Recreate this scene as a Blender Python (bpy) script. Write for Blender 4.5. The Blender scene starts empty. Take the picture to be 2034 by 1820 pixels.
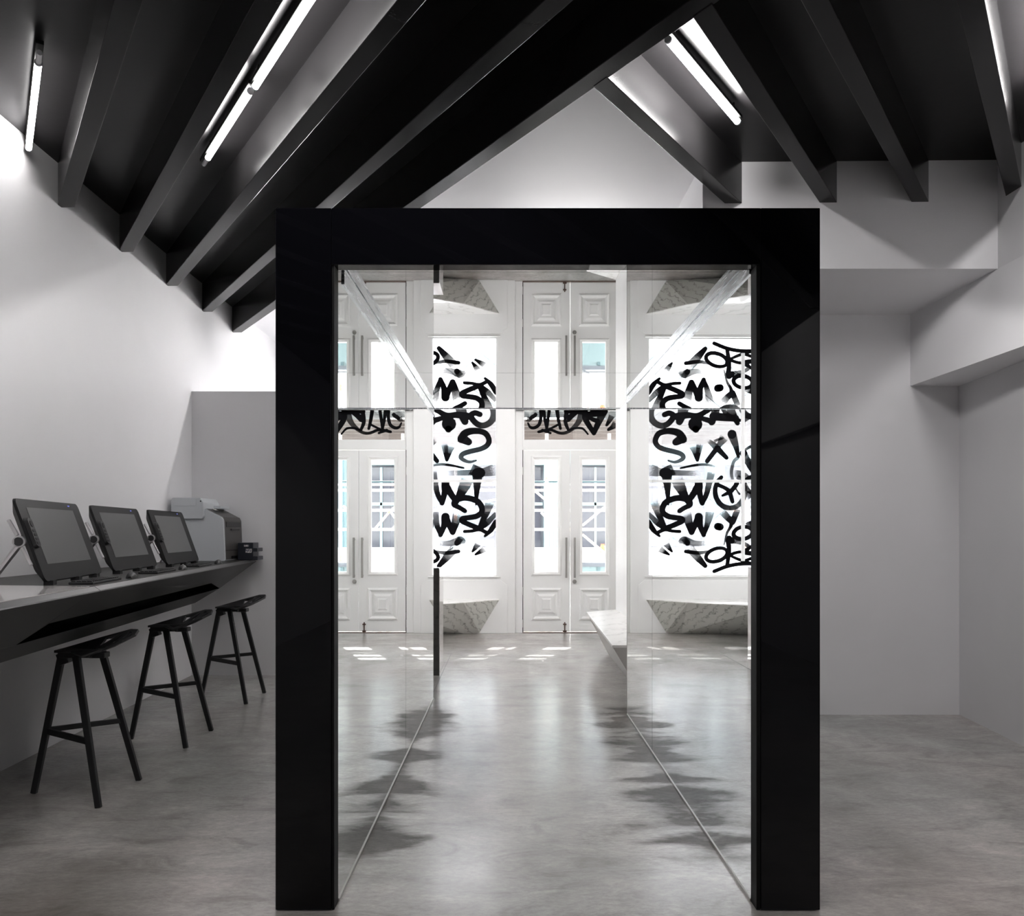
import bpy, bmesh, math, random
from mathutils import Vector, Matrix
random.seed(7)
sc = bpy.context.scene
C = bpy.context.collection

# ------------------------------------------------------------------ camera, world, sun, exposure
CAMZ = 1.32
cd = bpy.data.cameras.new('camera'); cam = bpy.data.objects.new('camera', cd); C.objects.link(cam)
cam.location = (0, 0, CAMZ); cam.rotation_euler = (math.pi/2, 0, 0)
cd.sensor_width = 36; cd.lens = 36*1600/2034; cd.shift_y = 146/2034
cd.clip_start = .05; cd.clip_end = 200
sc.camera = cam
w = bpy.data.worlds.new('sky'); sc.world = w; w.use_nodes = True
bg = w.node_tree.nodes['Background']; bg.inputs[0].default_value = (1, .985, .965, 1); bg.inputs[1].default_value = 4.1
sd = bpy.data.lights.new('sun', 'SUN'); sun = bpy.data.objects.new('sun', sd); C.objects.link(sun)
sd.energy = 6; sd.angle = .009; sd.color = (1, .97, .92)
sun.rotation_euler = Vector((-.5, -1.27, -.762)).to_track_quat('-Z', 'Y').to_euler()
vs = sc.view_settings
vs.view_transform = 'Standard'; vs.look = 'None'; vs.gamma = 1; vs.use_curve_mapping = False; vs.exposure = 1.85
cy = sc.cycles
cy.max_bounces = 12; cy.diffuse_bounces = 6; cy.glossy_bounces = 8; cy.transparent_max_bounces = 16; cy.transmission_bounces = 6
cy.use_denoising = True; cy.sample_clamp_indirect = 6; cy.blur_glossy = .3
cy.caustics_reflective = True
TUBE = 26.5      # radiance of the lit tubes

# ------------------------------------------------------------------ materials
def mat(name, col=(.8,.8,.8), rough=.5, metal=0., spec=.5, emit=None, es=0, coat=0):
    m = bpy.data.materials.new(name); m.use_nodes = True
    b = m.node_tree.nodes['Principled BSDF']
    b.inputs['Base Color'].default_value = (*col, 1); b.inputs['Roughness'].default_value = rough
    b.inputs['Metallic'].default_value = metal; b.inputs['Specular IOR Level'].default_value = spec
    b.inputs['Coat Weight'].default_value = coat; b.inputs['Coat Roughness'].default_value = .05
    if emit: b.inputs['Emission Color'].default_value = (*emit, 1); b.inputs['Emission Strength'].default_value = es
    return m
def N(m, t, **kw):
    n = m.node_tree.nodes.new(t)
    for k, v in kw.items():
        if k in n.inputs.keys(): n.inputs[k].default_value = v
        else: setattr(n, k, v)
    return n
def L(m, a, b): m.node_tree.links.new(a, b)
def bsdf(m): return m.node_tree.nodes['Principled BSDF']
def pos(m, scale=(1,1,1), rot=(0,0,0)):
    g = N(m, 'ShaderNodeNewGeometry'); mp = N(m, 'ShaderNodeMapping')
    mp.inputs['Scale'].default_value = scale; mp.inputs['Rotation'].default_value = rot
    L(m, g.outputs['Position'], mp.inputs[0]); return mp.outputs[0]
def noise(m, vec, s, d=5, r=.55, dist=0):
    n = N(m, 'ShaderNodeTexNoise'); n.inputs['Scale'].default_value = s; n.inputs['Detail'].default_value = d
    n.inputs['Roughness'].default_value = r; n.inputs['Distortion'].default_value = dist
    L(m, vec, n.inputs['Vector']); return n.outputs['Fac']
def ramp(m, fac, stops):
    r = N(m, 'ShaderNodeValToRGB'); e = r.color_ramp.elements
    while len(e) < len(stops): e.new(.5)
    for q, (p, c) in zip(e, stops):
        q.position = p; q.color = (*c, 1) if not isinstance(c, (int, float)) else (c, c, c, 1)
    L(m, fac, r.inputs[0]); return r.outputs[0]
def mix(m, a, b, f, mode='MIX'):
    n = N(m, 'ShaderNodeMix'); n.data_type = 'RGBA'; n.blend_type = mode
    for s, v in ((0, f), (6, a), (7, b)):
        if isinstance(v, (int, float)): n.inputs[s].default_value = v if s == 0 else (v, v, v, 1)
        elif isinstance(v, tuple): n.inputs[s].default_value = (*v, 1)
        else: L(m, v, n.inputs[s])
    return n.outputs[2]
def math_(m, op, a, b=0., c=0.):
    n = N(m, 'ShaderNodeMath'); n.operation = op
    for i, v in enumerate((a, b, c)):
        if isinstance(v, (int, float)): n.inputs[i].default_value = v
        else: L(m, v, n.inputs[i])
    return n.outputs[0]
def bump(m, h, s, d=.01):
    b = N(m, 'ShaderNodeBump'); b.inputs['Strength'].default_value = s; b.inputs['Distance'].default_value = d
    L(m, h, b.inputs['Height']); L(m, b.outputs[0], bsdf(m).inputs['Normal'])

M = {}
def wall_mat(name, col, rough=.55):
    m = mat(name, col, rough, spec=.35)
    n = noise(m, pos(m), 1.3, 4)
    L(m, mix(m, tuple(c*.94 for c in col), tuple(min(1, c*1.04) for c in col), n), bsdf(m).inputs['Base Color'])
    bump(m, noise(m, pos(m), 60, 3), .04, .002)
    return m
M['white'] = wall_mat('white_plaster', (.76, .755, .77))
M['white2'] = wall_mat('white_paint', (.84, .84, .825), .4)
M['black_ceiling'] = mat('black_ceiling_paint', (.009, .0085, .009), .3, spec=.12)
bump(M['black_ceiling'], noise(M['black_ceiling'], pos(M['black_ceiling']), 14, 4), .10, .004)
m = mat('black_beam_paint', (.016, .015, .016), .2, spec=.10)
bump(m, noise(m, pos(m), 18, 4), .05, .003)
L(m, mix(m, (.008, .0077, .008), (.012, .0115, .012), noise(m, pos(m), 2.2, 4)), bsdf(m).inputs['Base Color']); M['beam'] = m
# polished concrete
m = mat('polished_concrete', (.3, .29, .28), .3, spec=.8, coat=.55)
bsdf(m).inputs['Coat Roughness'].default_value = .19
p = pos(m); n1 = noise(m, pos(m, (1, .6, 1), (0, 0, .4)), 1.2, 6, .6, .15); n2 = noise(m, pos(m, (.8, 1.7, 1), (0, 0, .35)), 3.2, 10, .72, .9)
n3 = noise(m, pos(m, (.7, 1.6, 1), (0, 0, -.5)), 34, 8, .85); n4 = noise(m, pos(m, (1, .8, 1)), .7, 4, .55, .1)
base = ramp(m, n1, [(.34, (.20, .193, .184)), (.45, (.285, .277, .27)), (.54, (.335, .327, .32)), (.65, (.43, .42, .41))])
base = mix(m, base, ramp(m, n2, [(.36, (.60, .59, .56)), (.47, (.94, .94, .93)), (.55, (1.04, 1.04, 1.03)), (.66, (1.34, 1.33, 1.32))]), .9, 'MULTIPLY')
base = mix(m, base, ramp(m, n3, [(.38, .72), (.62, 1.25)]), .85, 'MULTIPLY')
base = mix(m, base, ramp(m, n4, [(.30, (1.08, .97, .945)), (.70, (.95, 1.0, .985))]), .9, 'MULTIPLY')
# trowel swirls
vo = N(m, 'ShaderNodeTexVoronoi'); vo.inputs['Scale'].default_value = .8; L(m, p, vo.inputs['Vector'])
sw = N(m, 'ShaderNodeMath'); sw.operation = 'SINE'; L(m, math_(m, 'MULTIPLY', vo.outputs['Distance'], 95), sw.inputs[0])
swm = math_(m, 'MULTIPLY', ramp(m, vo.outputs['Distance'], [(.10, 1.), (.34, 0.)]), ramp(m, noise(m, p, 3.1, 3), [(.45, 0.), (.75, 1.)]))
base = mix(m, base, mix(m, .70, 1.05, sw.outputs[0]), math_(m, 'MULTIPLY', swm, .9), 'MULTIPLY')
# damp stains beside the mirrored walls
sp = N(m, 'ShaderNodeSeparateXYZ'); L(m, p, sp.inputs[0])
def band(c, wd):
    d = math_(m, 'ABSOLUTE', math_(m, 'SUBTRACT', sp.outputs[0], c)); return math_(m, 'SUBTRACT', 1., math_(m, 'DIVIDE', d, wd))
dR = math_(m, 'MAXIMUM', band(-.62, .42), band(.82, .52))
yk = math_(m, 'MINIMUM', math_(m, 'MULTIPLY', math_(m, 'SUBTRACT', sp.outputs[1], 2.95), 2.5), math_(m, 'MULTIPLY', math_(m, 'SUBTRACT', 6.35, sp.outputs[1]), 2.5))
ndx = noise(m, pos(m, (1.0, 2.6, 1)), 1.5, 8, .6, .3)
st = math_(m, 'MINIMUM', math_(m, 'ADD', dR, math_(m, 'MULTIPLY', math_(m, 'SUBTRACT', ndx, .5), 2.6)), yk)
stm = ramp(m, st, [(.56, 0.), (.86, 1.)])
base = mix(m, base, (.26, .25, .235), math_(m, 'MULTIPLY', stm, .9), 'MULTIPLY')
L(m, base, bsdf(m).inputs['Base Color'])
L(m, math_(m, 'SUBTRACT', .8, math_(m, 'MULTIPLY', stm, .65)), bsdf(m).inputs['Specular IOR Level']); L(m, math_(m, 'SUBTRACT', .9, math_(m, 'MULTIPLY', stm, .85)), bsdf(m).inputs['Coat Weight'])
L(m, ramp(m, noise(m, pos(m, (1, .7, 1)), 3.5, 8, .7, 0.), [(.35, .285), (.65, .42)]), bsdf(m).inputs['Roughness'])
bump(m, mix(m, n2, n3, .35), .10, .006); M['floor'] = m
M['black_glass'] = mat('black_glass', (.0025, .0025, .0035), .02, spec=.27)
m = M['black_glass']
wv = noise(m, pos(m, (.6, .6, 1.6)), 1.7, 2, .4); bump(m, wv, .02, .02)
def mirror(name, c, r=.0):
    m = mat(name, c, r, 1.); return m
M['mirror'] = mirror('mirror_glass', (.80, .82, .82))
M['mirror_ceiling'] = mirror('ceiling_mirror_glass', (.74, .75, .75))
M['seam'] = mat('mirror_joint', (.03, .03, .03), .4)
M['alu'] = mat('brushed_aluminium', (.70, .73, .76), .22, 1.)
m = M['alu']; L(m, ramp(m, noise(m, pos(m, (30, 2, 30)), 3, 3), [(.3, .12), (.7, .34)]), bsdf(m).inputs['Roughness'])
M['silver'] = mat('silver_metal', (.5, .49, .5), .35, .8)
M['steel'] = mat('satin_steel', (.42, .41, .39), .35, .9)
def marble(name, c1, c2, rot=(0,.6,0), sc_=1.):
    m = mat(name, c1, .28)
    v = pos(m, (1, 1, 1), rot)
    wa = N(m, 'ShaderNodeTexWave'); wa.bands_direction = 'DIAGONAL'; wa.inputs['Scale'].default_value = 3.2*sc_
    wa.inputs['Distortion'].default_value = 8.5; wa.inputs['Detail'].default_value = 5; wa.inputs['Detail Scale'].default_value = 1.6
    wa.inputs['Detail Roughness'].default_value = .65
    L(m, v, wa.inputs['Vector'])
    n = noise(m, v, 5*sc_, 6, .6, 1.4)
    c = mix(m, ramp(m, wa.outputs['Fac'], [(.0, c2), (.07, tuple(a*.55+b*.45 for a, b in zip(c1, c2))), (.26, c1)]), c1, ramp(m, n, [(.35, 0.), (.62, .75)]))
    L(m, c, bsdf(m).inputs['Base Color']); return m
M['marble'] = marble('veined_white_marble', (.62, .62, .58), (.20, .20, .18), (0, .5, .2), 1.5)
M['marble_top'] = marble('pale_marble_top', (.80, .79, .77), (.55, .54, .52), (0, 1.4, .3), .8)
M['dark_marble'] = marble('dark_grey_marble', (.085, .082, .078), (.045, .044, .042), (0, .9, 0), 1.4)
M['tube'] = mat('lit_tube', (1, 1, 1), .5, emit=(1, .975, .965), es=TUBE*.5)
M['tube_c'] = mat('lit_tube_brightest', (1, 1, 1), .5, emit=(1, .975, .965), es=TUBE*3.4)
M['tube_m'] = mat('lit_tube_warm', (1, 1, 1), .5, emit=(1, .975, .965), es=TUBE*1.2)
M['tube_b'] = mat('lit_tube_bright', (1, 1, 1), .5, emit=(1, .975, .965), es=TUBE*2.2)
M['fixture'] = mat('black_fixture', (.006, .006, .006), .55, spec=.1)
M['clear'] = mat('clear_plastic', (.6, .6, .62), .15)
M['desk'] = mat('charcoal_laminate', (.018, .017, .017), .42, spec=.3)
M['desk_edge'] = mat('charcoal_edge', (.055, .054, .056), .35)
M['desk_in'] = mat('black_recess', (.006, .006, .006), .25)
M['desk_white'] = mat('white_laminate', (.80, .77, .76), .08, coat=.6)
M['tab_body'] = mat('tablet_plastic', (.010, .010, .0105), .45, spec=.22)
M['tab_screen'] = mat('switched_off_screen', (.10, .10, .102), .30)
M['tab_dark'] = mat('dark_rubber', (.012, .012, .013), .45)
M['led'] = mat('blue_led', (.1, .1, .3), .4, emit=(.2, .25, 1), es=.25)
M['stool'] = mat('black_powder_coat', (.012, .012, .013), .42)
M['printer_w'] = mat('white_printer_plastic', (.55, .575, .60), .38)
M['printer_d'] = mat('graphite_printer_plastic', (.055, .05, .048), .35)
M['printer_b'] = mat('navy_black_plastic', (.02, .023, .032), .3)
M['label'] = mat('printed_label', (.55, .52, .5), .5)
m = M['label']; L(m, ramp(m, noise(m, pos(m), 90, 2), [(.4, (.12, .13, .2)), (.5, (.6, .55, .5)), (.62, (.8, .8, .8))]), bsdf(m).inputs['Base Color'])
M['bolt'] = mat('rusty_bolt', (.12, .075, .06), .5, .4)
# thin glass
def thin_glass(name, tint, k, film=0.):
    m = bpy.data.materials.new(name); m.use_nodes = True; nt = m.node_tree; nt.nodes.clear()
    o = nt.nodes.new('ShaderNodeOutputMaterial'); t = nt.nodes.new('ShaderNodeBsdfTransparent'); t.inputs[0].default_value = (*tint, 1)
    g = nt.nodes.new('ShaderNodeBsdfGlossy'); g.inputs['Roughness'].default_value = .0
    mx = nt.nodes.new('ShaderNodeMixShader'); mx.inputs[0].default_value = k
    a = t.outputs[0]
    if film:
        tr = nt.nodes.new('ShaderNodeBsdfTranslucent'); tr.inputs[0].default_value = (.95, .97, 1, 1)
        m2 = nt.nodes.new('ShaderNodeMixShader'); m2.inputs[0].default_value = film
        nt.links.new(t.outputs[0], m2.inputs[1]); nt.links.new(tr.outputs[0], m2.inputs[2]); a = m2.outputs[0]
    nt.links.new(a, mx.inputs[1]); nt.links.new(g.outputs[0], mx.inputs[2]); nt.links.new(mx.outputs[0], o.inputs[0]); return m
M['glass'] = thin_glass('clear_glass', (.96, .98, .98), .05)
M['film'] = thin_glass('frosted_film_glass', (.96, .97, 1), .03, .15)
# sprayed paint with fading ends
m = mat('black_spray_paint', (.003, .003, .004), .6, spec=.05); M['spray'] = m
at = N(m, 'ShaderNodeAttribute'); at.attribute_name = 'fade'
nz = noise(m, pos(m, (1, 1, 1)), 130, 3, .7)
al = math_(m, 'GREATER_THAN', math_(m, 'ADD', math_(m, 'MULTIPLY', nz, .9), .08), math_(m, 'MULTIPLY', at.outputs['Fac'], .85))
al = math_(m, 'MULTIPLY', al, math_(m, 'SUBTRACT', 1., math_(m, 'MULTIPLY', at.outputs['Fac'], .35)))
L(m, al, bsdf(m).inputs['Alpha'])
# street
M['street'] = mat('pale_concrete_street', (.72, .71, .70), .8)
m = M['street']; L(m, mix(m, (.66, .65, .64), (.78, .77, .76), noise(m, pos(m), 1.5, 5)), bsdf(m).inputs['Base Color'])
M['teal'] = mat('teal_painted_iron', (.055, .10, .115), .5)
M['teal_l'] = mat('pale_teal_iron', (.13, .185, .20), .5)
M['dark_glass'] = mat('dark_shop_glass', (.02, .022, .032), .1)
M['brick'] = mat('grey_stone', (.09, .10, .12), .7)
M['pink'] = mat('pinkish_stone', (.38, .31, .30), .8)
M['pipe'] = mat('white_scaffold_pipe', (.80, .77, .74), .5)
m = M['pipe']; L(m, ramp(m, noise(m, pos(m, (6, 6, 6)), 1.1, 4), [(.55, (.82, .80, .78)), (.66, (.62, .30, .18))]), bsdf(m).inputs['Base Color'])
M['rod'] = mat('teal_brace', (.07, .17, .20), .5)
M['plank'] = mat('scaffold_timber', (.25, .20, .175), .7)
m = M['plank']; L(m, mix(m, (.07, .055, .05), (.15, .125, .115), noise(m, pos(m, (1, 6, 10)), 2, 5)), bsdf(m).inputs['Base Color'])
M['corrugated'] = mat('galvanised_deck', (.07, .07, .07), .4, .3)
M['pipe_white'] = mat('white_concrete', (.82, .82, .81), .7)
M['orange'] = mat('orange_plastic', (.75, .13, .05), .5)

# ------------------------------------------------------------------ mesh helpers
class MB:
    def __init__(s): s.v = []; s.f = []; s.mi = []
    def poly(s, *faces_pts, mi=0):
        for pts in faces_pts:
            i = len(s.v); s.v += [tuple(p) for p in pts]; s.f.append(tuple(range(i, i+len(pts)))); s.mi.append(mi)
        return s
    def mesh(s, v, f, mi=0):
        i = len(s.v); s.v += [tuple(p) for p in v]
        for q in f: s.f.append(tuple(i+k for k in q)); s.mi.append(mi)
        return s
    def box(s, a, b, mi=0):
        (x0, y0, z0), (x1, y1, z1) = a, b
        x0, x1 = sorted((x0, x1)); y0, y1 = sorted((y0, y1)); z0, z1 = sorted((z0, z1))
        v = [(x0,y0,z0),(x1,y0,z0),(x1,y1,z0),(x0,y1,z0),(x0,y0,z1),(x1,y0,z1),(x1,y1,z1),(x0,y1,z1)]
        return s.mesh(v, [(3,2,1,0),(4,5,6,7),(0,1,5,4),(1,2,6,5),(2,3,7,6),(3,0,4,7)], mi)
    def prism(s, base, top, mi=0):
        n = len(base); v = list(base)+list(top)
        f = [tuple(range(n))[::-1], tuple(range(n, 2*n))] + [(i, (i+1) % n, n+(i+1) % n, n+i) for i in range(n)]
        return s.mesh(v, f, mi)
    def bar(s, p, q, w, h=None, up=(0,0,1), w2=None, h2=None, mi=0):
        p, q = Vector(p), Vector(q); h = w if h is None else h; w2 = w if w2 is None else w2; h2 = h if h2 is None else h2
        d = (q-p).normalized(); u = Vector(up); u = (u-d*u.dot(d))
        if u.length < 1e-4: u = Vector((1,0,0)); u = u-d*u.dot(d)
        u.normalize(); r = d.cross(u)
        A = [p+r*(a*w/2)+u*(b*h/2) for a, b in ((-1,-1),(1,-1),(1,1),(-1,1))]
        B = [q+r*(a*w2/2)+u*(b*h2/2) for a, b in ((-1,-1),(1,-1),(1,1),(-1,1))]
        return s.prism(A, B, mi)
    def tube(s, p, q, r, n=12, r2=None, mi=0):
        p, q = Vector(p), Vector(q); r2 = r if r2 is None else r2
        d = (q-p).normalized(); u = Vector((0,0,1)) if abs(d.z) < .9 else Vector((1,0,0)); u = (u-d*u.dot(d)).normalized(); w_ = d.cross(u)
        A = [p+(u*math.cos(t)+w_*math.sin(t))*r for t in [2*math.pi*i/n for i in range(n)]]
        B = [q+(u*math.cos(t)+w_*math.sin(t))*r2 for t in [2*math.pi*i/n for i in range(n)]]
        return s.prism(A, B, mi)
    def lathe(s, prof, n=20, o=(0,0,0), mi=0):
        ox, oy, oz = o; v = []; f = []
        for r, z in prof:
            for i in range(n): t = 2*math.pi*i/n; v.append((ox+r*math.cos(t), oy+r*math.sin(t), oz+z))
        for k in range(len(prof)-1):
            for i in range(n): j = (i+1) % n; f.append((k*n+i, k*n+j, (k+1)*n+j, (k+1)*n+i))
        f.append(tuple(range(n))[::-1]); f.append(tuple((len(prof)-1)*n+i for i in range(n)))
        return s.mesh(v, f, mi)
    def build(s, name, m, parent=None, bevel=0, smooth=False, fix=True, extra=()):
        me = bpy.data.meshes.new(name); me.from_pydata(s.v, [], s.f)
        for q in (m, *extra): me.materials.append(M[q] if isinstance(q, str) else q)
        if extra:
            for pl, i in zip(me.polygons, s.mi): pl.material_index = i
        if fix:
            bm = bmesh.new(); bm.from_mesh(me); bmesh.ops.remove_doubles(bm, verts=bm.verts, dist=1e-6)
            bmesh.ops.recalc_face_normals(bm, faces=bm.faces); bm.to_mesh(me); bm.free()
        if smooth:
            for pl in me.polygons: pl.use_smooth = True
        o = bpy.data.objects.new(name, me); C.objects.link(o)
        if parent: o.parent = parent
        if bevel:
            b = o.modifiers.new('bevel', 'BEVEL'); b.width = bevel; b.segments = 2; b.limit_method = 'ANGLE'; b.angle_limit = math.radians(35)
        return o
def tag(o, label=None, cat=None, group=None, kind=None):
    if label: o['label'] = label
    if cat: o['category'] = cat
    if group: o['group'] = group
    if kind: o['kind'] = kind
    return o
def empty(name, loc=(0,0,0), rz=0):
    o = bpy.data.objects.new(name, None); o.empty_display_size = .1; C.objects.link(o); o.location = loc; o.rotation_euler = (0, 0, rz); return o
def struct(o): o['kind'] = 'structure'; return o
def copy_tree(o, parent=None):
    c = o.copy(); C.objects.link(c)
    if parent: c.parent = parent
    for ch in list(o.children): copy_tree(ch, c)
    return c

# plan measurements -------------------------------------------------
def WL(y):      # left wall, x at depth y
    pts = [(-7, -2.70), (2, -2.71), (4.43, -2.813), (7.38, -2.94), (10.7, -3.02)]
    for (y0, x0), (y1, x1) in zip(pts, pts[1:]):
        if y <= y1: return x0+(x1-x0)*(y-y0)/(y1-y0)
    return pts[-1][1]
def zc(x, y): y = max(y, 0); return 3.665+.022*(y-5.1)+.008*(x-2)      # ceiling height
BD = .262                                                              # beam depth
def soffit_pt(px, py):      # where the line of sight meets the beams' undersides
    dx, dz = (px-1017)/1600, -(py-1056)/1600
    x, y = 0., 4.
    for _ in range(30): t = (zc(x, y)-BD-CAMZ)/dz; x, y = dx*t, t
    return Vector((x, y))

# ------------------------------------------------------------------ room shell
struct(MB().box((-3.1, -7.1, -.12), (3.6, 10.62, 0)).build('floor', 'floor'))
f = MB()
ys = [-7, 2, 4.43, 7.38, 10.62]
for a, b in zip(ys, ys[1:]):
    f.prism([(WL(a), a, 0), (WL(b), b, 0), (WL(b)-.15, b, 0), (WL(a)-.15, a, 0)], [(WL(a), a, 4.0), (WL(b), b, 4.0), (WL(b)-.15, b, 4.0), (WL(a)-.15, a, 4.0)])
struct(f.build('wall_left', 'white'))
# partition closing the left zone
struct(MB().box((WL(7.4)-.02, 7.39, 0), (-.76, 7.51, 2.606)).build('wall_partition', 'white'))
# right wall, with its slanted upper casing
f = MB()
R = [(3.0, -7), (3.06, 3.0), (3.14, 4.94), (3.22, 5.8)]
for (x0, y0), (x1, y1) in zip(R, R[1:]):
    f.prism([(x0, y0, 0), (x1, y1, 0), (x1+.4, y1, 0), (x0+.4, y0, 0)], [(x0, y0, 2.372), (x1, y1, 2.372), (x1+.4, y1, 2.372), (x0+.4, y0, 2.372)])
struct(f.build('wall_right', 'white'))
f = MB(); gm = MB()
lo = [(2.95, -7), (2.92, 2.5), (2.88, 5.1), (2.867, 5.8)]
hi = [(3.12, -7), (3.11, 2.5), (3.076, 5.1), (2.867, 5.8)]; hz = [2.984, 2.984, 2.984, 2.88]
for i in range(3):
    (a, b), (c, d) = (lo[i], lo[i+1]), (hi[i], hi[i+1])
    A_, B_, D_, C_ = Vector((a[0], a[1], 2.368)), Vector((b[0], b[1], 2.368)), Vector((d[0], d[1], hz[i+1])), Vector((c[0], c[1], hz[i]))
    g = [[A_.lerp(B_, u/10).lerp(C_.lerp(D_, u/10), v/10) for u in range(11)] for v in range(11)]
    for u in range(10):
        for v in range(10): gm.poly([g[v][u], g[v][u+1], g[v+1][u+1], g[v+1][u]])
    f.poly([(a[0], a[1], 2.368), (3.6, a[1], 2.368), (3.6, b[1], 2.368), (b[0], b[1], 2.368)])
    if i < 2: f.poly([(c[0], c[1], hz[i]), (d[0], d[1], hz[i+1]), (d[0], d[1], 4.0), (c[0], c[1], 4.0)])
f.poly([(3.076, 5.1, 2.984), (3.6, 5.1, 2.984), (3.6, 5.1, 4.0), (3.076, 5.1, 4.0)])
f.poly([(3.6, -7, 2.368), (3.6, 5.8, 2.368), (3.6, 5.8, 4), (3.6, -7, 4)])
t1o = struct(f.build('trim_1', 'white', fix=False)); gm.build('sloped_face', 'white', t1o, smooth=True)
# recess wall and bulkhead over it
struct(MB().box((1.21, 5.8, 0), (3.6, 5.95, 4.0)).build('wall_recess', 'white'))
f = MB(); f.prism([(1.207, 5.10, 2.984), (3.076, 5.10, 2.984), (2.867, 5.799, 2.88), (1.207, 5.799, 2.88)], [(1.207, 5.10, 4), (3.076, 5.10, 4), (2.867, 5.799, 4), (1.207, 5.799, 4)])
struct(f.build('trim_2', 'white'))
# wall on the right of the street-side zone
struct(MB().prism([(1.206, 5.955, 0), (1.16, 9.0, 0), (1.9, 9.0, 0), (1.9, 5.955, 0)], [(1.206, 5.955, 4), (1.16, 9.0, 4), (1.9, 9.0, 4), (1.9, 5.955, 4)]).build('wall_side', 'white2'))
struct(MB().box((1.75, 9.001, 0), (1.9, 10.44, 4)).build('wall_side.001', 'white2'))
struct(MB().box((-2.9, -7.2, 0), (3.6, -7.0, 4)).build('wall_back', 'white'))
# window head casing high on the side wall
f = MB(); f.box((1.180, 5.98, 2.9), (1.215, 6.06, 3.5)); f.box((1.18, 6.06, 3.42), (1.21, 7.6, 3.5)); f.box((1.17, 7.52, 2.9), (1.21, 7.6, 3.42))
struct(f.build('trim_3', 'white2'))

# ceilings
B5R = [soffit_pt(474.4, 664.7), soffit_pt(1183, 177)]
apex = B5R[1]
R0L = soffit_pt(1440, 405)
wl5 = Vector((WL(8.4), 8.4))
def slab(name, pts, m, t=.1):
    from mathutils.geometry import tessellate_polygon
    b = [(x, y, zc(x, y)) for x, y in pts]; tp = [(x, y, z+t) for x, y, z in b]; n = len(b)
    tri = [tuple(q) for q in tessellate_polygon([[Vector((x, y, 0)) for x, y in pts]])]
    m_ = MB().mesh(b+tp, tri+[tuple(n+k for k in q) for q in tri]+[(i, (i+1) % n, n+(i+1) % n, n+i) for i in range(n)])
    return struct(m_.build(name, m))
dB = (B5R[0]-apex).normalized(); dR_ = (R0L-apex).normalized()
off = Vector((-.05, -.03))
pB = apex+dB*((WL(8.4)-apex.x)/dB.x)+off; pA = apex+Vector((0, -.06)); pR = apex+dR_*((5.1-apex.y)/dR_.y)+Vector((.05, 0))
slab('ceiling', [(-3.1, 0), (3.6, 0), (3.6, 5.1), (pR.x, 5.1), (pA.x, pA.y), (pB.x, pB.y), (-3.1, pB.y)], 'black_ceiling')
slab('ceiling.001', [(-3.1, -7), (3.6, -7), (3.6, 0), (-3.1, 0)], 'black_ceiling')
slab('ceiling.002', [(pR.x, 5.1), (2.0, 5.1), (2.0, 10.7), (-3.1, 10.7), (-3.1, pB.y), (pB.x, pB.y), (pA.x, pA.y)], 'white')

# ------------------------------------------------------------------ ceiling beams
LB = [('L', (114, 410.5), (228.6, 0)), ('L', (237.5, 496.6), (509, 0)), ('L', (331.9, 563), (796, 0)), ('L', (404.6, 614.6), (1000, 81)), ('L', (464.6, 656.3), (1373, 0))]
def beam(P, Q, wv, name='ceiling_beam', P2=None):
    P2, Q2 = (P+wv if P2 is None else P2), Q+wv; b = [P, Q, Q2, P2]
    bot = [(q.x, q.y, zc(q.x, q.y)-BD) for q in b]; top = [(q.x, q.y, zc(q.x, q.y)+.02) for q in b]
    return MB().prism(bot, top).build(name, 'beam', bevel=.003)
ends = []
names_l = ['black ceiling beam nearest the left tube light, first of the left beams from the left edge',
 'black ceiling beam just left of the long double tube light', 'black ceiling beam just right of the long double tube light',
 'black ceiling beam second in from the long diagonal main beam', 'long black main beam edging the white ceiling, above the portal']
lines = []
for i, (_, a, b) in enumerate(LB):
    A, B = soffit_pt(*a), soffit_pt(*b); d = (B-A).normalized(); lines.append((A, d))
def at_x(A, d, x): return A+d*((x-A.x)/d.x)
def at_y(A, d, y): return A+d*((y-A.y)/d.y)
main = lines[4]
for i, (A, d) in enumerate(lines):
    P = at_x(A, d, WL(A.y)-.03)
    Q = at_y(A, d, 1.2) if i == 4 else at_y(A, d, max(-1.5, -1.5))
    if Q.x > 3.05: Q = at_x(A, d, 3.05)
    if i == 4: Q = at_x(A, d, 2.9)
    wv = Vector((.112, 0)) if i < 4 else Vector((.118, 0))
    o = beam(P, Q, wv); tag(o, names_l[i], 'ceiling beam', 'black beams running down to the left wall')
# further beams of the same run, over and behind the camera
A, d = lines[0]
for k in range(1, 9):
    A2 = A+Vector((-.565*k, 0)); P = at_x(A2, d, WL(at_x(A2, d, -2.75).y)-.03); Q = at_y(A2, d, max(P.y-5.2, -6.9))
    if P.y < -5.5: break
    if Q.x > 3.0: Q = at_x(A2, d, 3.0)
    tag(beam(P, Q, Vector((.112, 0))), 'black ceiling beam of the left run, over or behind the viewer, outside the frame', 'ceiling beam', 'unseen black beams of the left run')
RB = [((1183, 177), (1440, 405)), ((1381, 42), (1628, 403)), ((1614, 44), (1811, 403)), ((1899, 0), (1998, 391))]
names_r = ['short black ceiling beam left of the right-hand tube light, edging the white ceiling', 'black ceiling beam just right of the right-hand tube light',
 'middle black ceiling beam over the white bulkhead on the right', 'black ceiling beam ending on the right wall at the upper right corner']
def meet(A, d, B, e):
    t = ((B.x-A.x)*e.y-(B.y-A.y)*e.x)/(d.x*e.y-d.y*e.x); return A+d*t
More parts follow.
